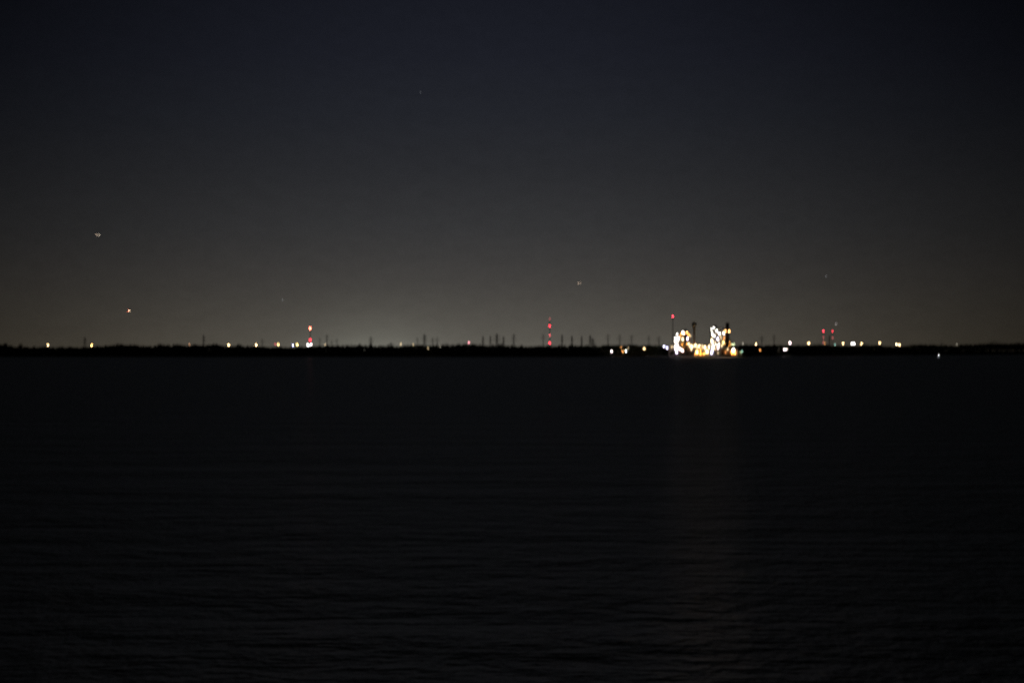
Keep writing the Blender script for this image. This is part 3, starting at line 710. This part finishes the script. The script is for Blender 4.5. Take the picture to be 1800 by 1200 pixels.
# ------------------------------------------------------------------ buoy, aircraft, stars
by = at(1650.5, 624, 4125)
bu = thing('navigation_buoy', (by.x, by.y, 0), 'small buoy with a white light on the water at far right', 'buoy')
b = MB(); b.lathe([(.6, -.6), (1.1, -.2), (1.1, .5), (.5, .7)], n=20); build(b, 'float', M['buoy'], bu)
b = MB()
for kx in range(4):
    a1 = kx * math.pi / 2 + .4; b.bar((.8 * math.cos(a1), .8 * math.sin(a1), .6), (.25 * math.cos(a1), .25 * math.sin(a1), by.z - .6), .1)
b.lathe([(.4, by.z - .7), (.4, by.z - .55)], n=12); cg = build(b, 'cage', M['buoy'], bu)
lo = MB(); lo.lathe([(.3, by.z - .55), (.3, by.z - .4)], n=10); lh = build(lo, 'lantern', M['dark'], bu); link('lens', ball('plain', .32), lh, (0, 0, by.z))

def plane_meshes():
    fu = MB()
    prof = [(.2, -18), (1.2, -16.5), (1.9, -13), (1.9, 8), (1.2, 15), (.3, 18)]
    n = 14; vs = [(r * math.cos(2 * math.pi * k / n), z, r * math.sin(2 * math.pi * k / n)) for r, z in prof for k in range(n)]
    fu.add(vs, [(i * n + k, (i + 1) * n + k, (i + 1) * n + (k + 1) % n, i * n + (k + 1) % n) for i in range(5) for k in range(n)])
    def wing(x0, x1, y0, y1, c0, c1, z0, z1, t):
        m = MB(); vs = []
        for x, y, ch, z, q in ((x0, y0, c0, z0, t), (x1, y1, c1, z1, t * .4)):
            vs += [(x, y, z), (x, y + ch, z), (x, y + ch * .5, z + q), (x, y + ch * .4, z - q)]
        m.add(vs, [(0, 4, 6, 2), (2, 6, 5, 1), (1, 5, 7, 3), (3, 7, 4, 0), (0, 2, 1, 3), (4, 7, 5, 6)]); return m
    fin = MB(); fin.add([(-.2, 12, 1.5), (.2, 12, 1.5), (.2, 17.5, 1), (-.2, 17.5, 1), (-.1, 16, 7), (.1, 16, 7), (.1, 18.5, 7), (-.1, 18.5, 7)], [(0, 3, 2, 1), (4, 5, 6, 7), (0, 1, 5, 4), (1, 2, 6, 5), (2, 3, 7, 6), (3, 0, 4, 7)])
    return [('fuselage', fu)] + [('wing', wing(s * 1.6, s * 17, -4, 3, 6.5, 1.6, -.9, .6, .5)) for s in (-1, 1)] + [('tailplane', wing(s * .4, s * 6, 13.5, 16, 3.2, 1.2, .6, .9, .2)) for s in (-1, 1)] + [('tail_fin', fin)]
PM = [(nm, mb.mesh(nm, M['plane'])) for nm, mb in plane_meshes()]
def plane(x, y, Y, lights, label):
    r = thing('airplane', at(x, y, Y), label, 'airplane', 'distant aircraft with lights on')
    for nm, me in PM: link(nm, me, r)
    for dx, dz, col, rr in lights:
        hs = MB(); hs.lathe([(rr * .6, 0), (rr * .6, .5)], n=10); hm = link('landing_light', hs.mesh('light_housing', M['dark']), r, (dx, -4.2, dz))
        link('lens', ball(col, rr), hm, (0, -rr, -.2))
plane(172.2, 412.5, 15000, [(-7.2, -.8, 'landingdim', 1.2), (5.8, -.4, 'landing', 1.2)], 'highest aircraft, upper left, showing two close pale lights')
plane(227, 545.5, 14000, [(.6, -1.6, 'landinghot', 1.35), (-4.5, -.8, 'navred', .9)], 'low aircraft at left with one bright orange-white light')
plane(1018.3, 497.5, 17000, [(-4.5, -1.0, 'landingdim', 1.3), (6.5, 2.0, 'landingdim', 1.05)], 'faint aircraft right of centre showing two weak lights')
def star(x, y, col, r, label):
    s = link('star', ball(col, r), None, at(x, y, 60000)); tag(s, label, 'star', 'faint stars')
star(739.5, 162.8, 'star', 5.5, 'faintest star high in the sky left of centre')
star(496.6, 526.8, 'star', 7.5, 'faint star low in the sky left of the two-beacon mast')
star(1452, 485, 'star', 7.5, 'faint star high above the twin red-lit masts')
star(1469.8, 569.4, 'starpale', 6.5, 'pale pinkish star just above the right one of the twin masts')

# ------------------------------------------------------------------ camera and render
cam = bpy.data.cameras.new('camera'); co = bpy.data.objects.new('camera', cam); COL.objects.link(co)
co.location = (0, 0, CAM_Z); co.rotation_euler = (math.pi / 2 + math.atan((HOR - 600) / F), 0, 0)
cam.sensor_width = 36; cam.lens = 36 * F / 1800; cam.clip_start = .5; cam.clip_end = 150000
cam.dof.use_dof = True; cam.dof.aperture_fstop = 4.0; cam.dof.focus_distance = 23.0; cam.dof.aperture_ratio = 1.75
scene.camera = co
scene.view_settings.view_transform = 'Standard'; scene.view_settings.look = 'None'; scene.view_settings.exposure = 0; scene.view_settings.gamma = 1
scene.render.dither_intensity = 2.0
scene.render.engine = 'CYCLES'
cy = scene.cycles
cy.use_adaptive_sampling = False; cy.use_denoising = True; cy.denoiser = 'OPENIMAGEDENOISE'; cy.denoising_prefilter = 'ACCURATE'; cy.max_bounces = 4; cy.sample_clamp_indirect = 4; cy.caustics_reflective = False; cy.caustics_refractive = False
cy.use_light_tree = True
